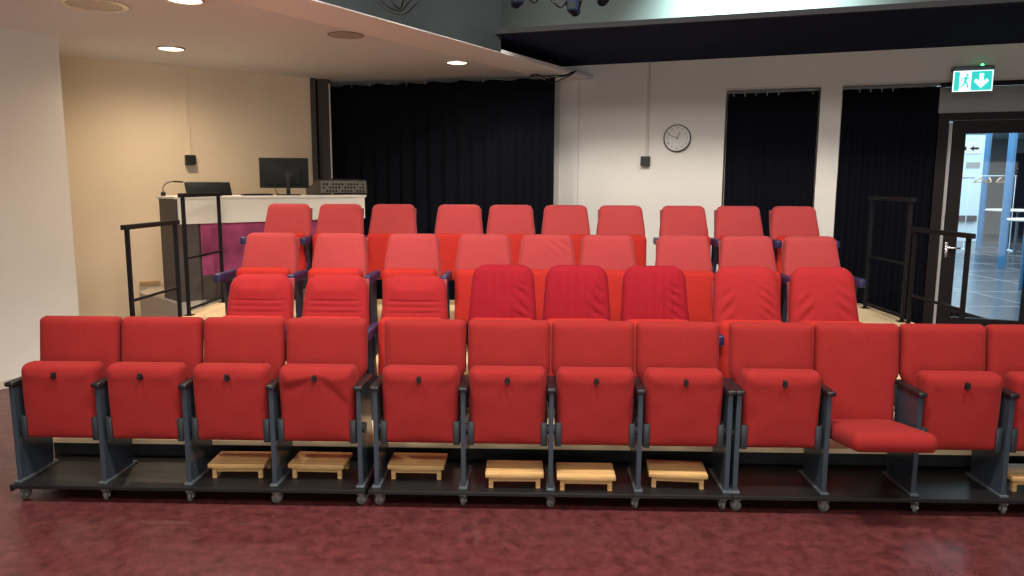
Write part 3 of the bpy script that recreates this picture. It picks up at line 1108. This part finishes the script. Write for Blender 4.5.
m = MB(); m.box(-1.6, .9, -.02, -.002, 1.97, 2.0)
put('seam', m.mesh('seam', M['lobby_grey']), pt)

for (x, y), lab in [((13.30, 21.06), 'slim blue round column farthest into the lobby, by the coat hangers'),
                    ((10.47, 15.77), 'blue round column in the lobby, between the other two'),
                    ((8.62, 12.35), 'blue round column nearest the glass door, cut by the picture edge')]:
    m = MB(); m.lathe([(.078, 0), (.078, 3.4)], (0, 0, 0), 'z', 32)
    tag(put('lobby_column', m.mesh('lobby_column', M['column'], angle=40), None, (x, y, 0)), lab, 'column', 'blue lobby columns')
for (x, y, h, r), lab in [((12.45, 18.3, 1.15, .70), 'round cream bar table farther into the lobby'),
                          ((9.68, 13.6, 1.12, .52), 'round cream bar table nearer the glass door, slightly lower in view')]:
    t = thing('bar_table', lab, 'table', (x, y, 0), 0, 'round bar tables in the lobby')
    m = MB(); m.lathe([(.001, h - .04), (r - .01, h - .04), (r, h - .03), (r, h - .005), (r - .01, h), (.001, h)], seg=40)
    put('table_top', m.mesh('table_top', M['table_top'], angle=40), t)
    m = MB(); m.lathe([(.035, .02), (.035, h - .04)], seg=16)
    put('pedestal', m.mesh('pedestal', M['foot_steel'], angle=40), t)
    m = MB(); m.lathe([(.24, 0), (.24, .015), (.04, .03), (.001, .03)], seg=28)
    put('table_foot', m.mesh('table_foot', M['foot_steel'], angle=40), t)
# coat rail with hangers
t = thing('coat_rail', 'thin coat rail in the lobby carrying wooden hangers', 'coat rail', (12.80, 20.0, 0), rad(-12))
m = MB(); m.cyl((-.55, 0, 1.99), (.6, 0, 1.99), .010, seg=10)
put('rail_bar', m.mesh('rail_bar', M['lobby_white'], smooth=True), t)
for x in (-.53, .58):
    m = MB(); m.cyl((x, 0, .0), (x, 0, 1.99), .009, seg=10); m.box(x - .03, x + .03, -.25, .25, 0, .03)
    put('upright', m.mesh('upright', M['lobby_white']), t)
hang_pts = [(-.23, 0, -.17), (-.12, 0, -.10), (0, 0, -.055), (.12, 0, -.10), (.23, 0, -.17)]
m = MB(); m.tube(hang_pts, .02); m.cyl((-.22, 0, -.17), (.22, 0, -.17), .012, seg=10)
hang_me = m.mesh('hanger_body', M['hanger'], smooth=True)
m = MB(); m.tube([(0, 0, -.06), (0, 0, -.02), (.012, 0, 0), (0, 0, .014), (-.012, 0, .004)], .004)
hook_me = m.mesh('hanger_hook', M['chrome'], smooth=True)
ca, sa_ = math.cos(rad(-12)), math.sin(rad(-12))
for i, (x, a, lab) in enumerate([(-.26, 20, 'wooden coat hanger at the partition end of the lobby coat rail'),
                                 (-.05, 70, 'wooden coat hanger turned edge-on in the middle of the lobby coat rail'),
                                 (.22, 35, 'wooden coat hanger at the column end of the lobby coat rail')]):
    h = thing('coat_hanger', lab, 'hanger', (12.80 + x * ca, 20.0 + x * sa_, 1.99), rad(a), 'wooden hangers on the lobby coat rail')
    put('hanger_body', hang_me, h)
    put('hanger_hook', hook_me, h)

# ------------------------------------------------------------------ ceiling fittings
def downlight(label, x, y, r, lit, name='ceiling_downlight'):
    t = thing(name, label, 'ceiling light', (x, y, 2.93), 0, 'round lights in the low ceiling')
    m = MB(); m.lathe([(r, 0), (r, -.008), (r * .93, -.016), (r * .84, -.012), (r * .82, -.002), (r * .82, 0)], seg=36)
    put('rim', m.mesh('rim', M['metal_rim'], angle=50), t)
    m = MB(); m.lathe([(.001, -.012), (r * .5, -.011), (r * .83, -.006), (r * .83, 0), (.001, 0)], seg=36)
    put('diffuser', m.mesh('diffuser', M['lamp_glow' if lit else 'lens_off'], angle=50), t)


downlight('small lit round downlight above the cream wall', -3.144, 7.038, .125, True)
downlight('small lit round downlight near the curtain and the ceiling edge', -.568, 7.751, .115, True)
downlight('small lit round downlight cut by the picture top', -2.213, 5.209, .125, True)
downlight('large unlit round ceiling light with bright rim at the picture top', -2.91, 5.36, .215, False)
t = thing('ceiling_speaker', 'flush round speaker grille in the low ceiling between the lights', 'speaker', (-1.394, 6.402, 2.93))
m = MB(); m.lathe([(.001, -.005), (.13, -.005), (.14, -.002), (.14, 0)], seg=36)
put('grille', m.mesh('grille', M['speaker_grille'], angle=50), t)
m = MB(); m.lathe([(.14, 0), (.146, -.004), (.150, 0)], seg=36)
put('ring', m.mesh('ring', M['jamb'], angle=50), t)

# stage lighting bar with lamps and cable loops, just under the studio ceiling edge of the view
t = thing('lighting_bar', 'black lighting bar with hanging cable loops at the picture top', 'lighting bar', (0, 5.2, 3.03), rad(-3))
m = MB(); m.cyl((-1.1, 0, 0), (1.6, 0, 0), .024, seg=16)
put('bar', m.mesh('bar', M['rail'], smooth=True), t)
for x in (-.9, 1.5):
    m = MB(); m.cyl((x, 0, 0), (x, 0, 2.42), .012, seg=10)
    put('drop_rod', m.mesh('drop_rod', M['rail'], smooth=True), t)
random.seed(3)
for x0, x1, sag in [(-1.0, -.55, .19), (-.95, -.62, .165), (.05, .22, .12), (.2, .42, .15), (.38, .48, .17), (-.85, -.7, .15)]:
    m = MB()
    m.tube([(x0 + (x1 - x0) * k / 14, -.03 + .03 * math.sin(k), -sag * (1 - (2 * k / 14 - 1) ** 2)) for k in range(15)], .006)
    put('cable_loop', m.mesh('cable_loop', M['black_plastic'], smooth=True), t)


def stage_lamp(label, x, y, z, lit, ang):
    t = thing('hanging_stage_lamp', label, 'stage lamp', (x, y, z), rad(ang), 'stage lamps on the lighting bar')
    m = MB(); m.box(-.035, .035, -.05, .05, -.08, -.0, .008, 2)
    m.cyl((0, .05, -.045), (0, .09, -.06), .030, .034, 16)
    put('housing', m.mesh('housing', M['navy'], angle=40), t)
    m = MB(); m.tube([(-.045, 0, -.04), (-.045, 0, .03), (0, 0, .05), (.045, 0, .03), (.045, 0, -.04)], .005)
    m.cyl((0, 0, .045), (0, 0, max(.06, 3.008 - z)), .006, seg=8)
    put('yoke', m.mesh('yoke', M['rail'], smooth=True), t)
    m = MB(); m.box(-.022, .022, -.056, -.050, -.07, -.02)
    put('lens', m.mesh('lens', M['cool_glow' if lit else 'screen']), t)


stage_lamp('small black stage lamp hanging beside the bulkhead', .03, 5.16, 2.975, False, 10)
stage_lamp('small black stage lamp hanging in the cable loops', .40, 5.14, 2.92, False, -15)
stage_lamp('small stage lamp with a lit lens at the picture top', .60, 5.13, 2.985, True, 0)

# loose cable under the gallery corner where ceiling meets wall
m = MB()
for ph, sg in ((0, .10), (1.3, .06), (2.1, .04)):
    m.tube([(.18 + .5 * k / 12 + .01 * math.sin(k + ph), 8.42 - .15 * k / 12 - .02, 2.915 - sg * math.sin(PI * k / 12) - .01 * math.sin(k * 1.3 + ph)) for k in range(13)], .006, 6)
tag(put('loose_cable', m.mesh('loose_cable', M['black_plastic'], smooth=True)), 'loose dark cables hanging under the ceiling corner at the curtain edge', 'cable')

# ------------------------------------------------------------------ lights
def light(kind, loc, energy, col, target=None, **kw):
    l = bpy.data.lights.new('lamp', kind)
    l.energy = energy
    l.color = col
    for k, v in kw.items():
        setattr(l, k, v)
    o = bpy.data.objects.new('light_' + kind.lower(), l)
    COL.objects.link(o)
    o.location = loc
    if target is not None:
        o.rotation_euler = (Vector(target) - Vector(loc)).to_track_quat('-Z', 'Y').to_euler()
    return o


WARM = (1, .93, .84)
for x, tx, e in ((-2.6, -2.0, 620), (0.2, 0.3, 700), (2.8, 2.2, 620)):
    light('SPOT', (x, 2.3, 5.25), e, WARM, (tx, 5.2, .7), spot_size=rad(95), spot_blend=.5, shadow_soft_size=.35)
light('AREA', (0, -2.9, 1.4), 195, (1, .94, .88), (0, 5, 4.2), shape='RECTANGLE', size=8, size_y=2.5)  # added fill from behind the camera, no fixture there
light('AREA', (0, -1.0, 5.3), 260, (1, .92, .84), (0, 3.8, .4), shape='RECTANGLE', size=5.5, size_y=1.5)  # added broad overhead light, stands in for unseen house lights
for x, y, e in ((-3.144, 7.038, 26), (-.568, 7.751, 14), (-2.213, 5.209, 26)):
    light('SPOT', (x, y, 2.90), e * 5, (1, .80, .56), (x, y, 0), spot_size=rad(168), spot_blend=1.0, shadow_soft_size=.08)
light('SPOT', W(1.75, -1.0, 4.2), 640, (.76, 1, .95), W(1.8, 0, 3.5), spot_size=rad(112), spot_blend=.9, shadow_soft_size=.1)
light('AREA', (12, 17, 3.3), 1150, (.80, .91, 1), (12, 17, 0), shape='RECTANGLE', size=10, size_y=14)
light('AREA', (8, 12, 3.3), 120, (.75, .9, 1), (12.5, 22, 1.5), shape='RECTANGLE', size=3, size_y=1)

w = bpy.data.worlds.new('world')
SC.world = w
w.use_nodes = True
w.node_tree.nodes['Background'].inputs['Color'].default_value = (.9, .9, 1, 1)
w.node_tree.nodes['Background'].inputs['Strength'].default_value = .02

# ------------------------------------------------------------------ camera
cam = bpy.data.cameras.new('camera')
cam.sensor_width = 36
cam.lens = 36 * 740 / 1024
cam.clip_end = 100
co = bpy.data.objects.new('camera', cam)
COL.objects.link(co)
co.matrix_world = Matrix.Translation((0, 0, 1.7)) @ Matrix.Rotation(rad(90) - math.atan(740 / 5300), 4, 'X') @ Matrix.Rotation(.0045, 4, 'Z')
SC.camera = co
SC.view_settings.view_transform = 'Standard'
SC.view_settings.look = 'None'
SC.view_settings.gamma = 1
SC.view_settings.use_curve_mapping = False
SC.view_settings.exposure = 0
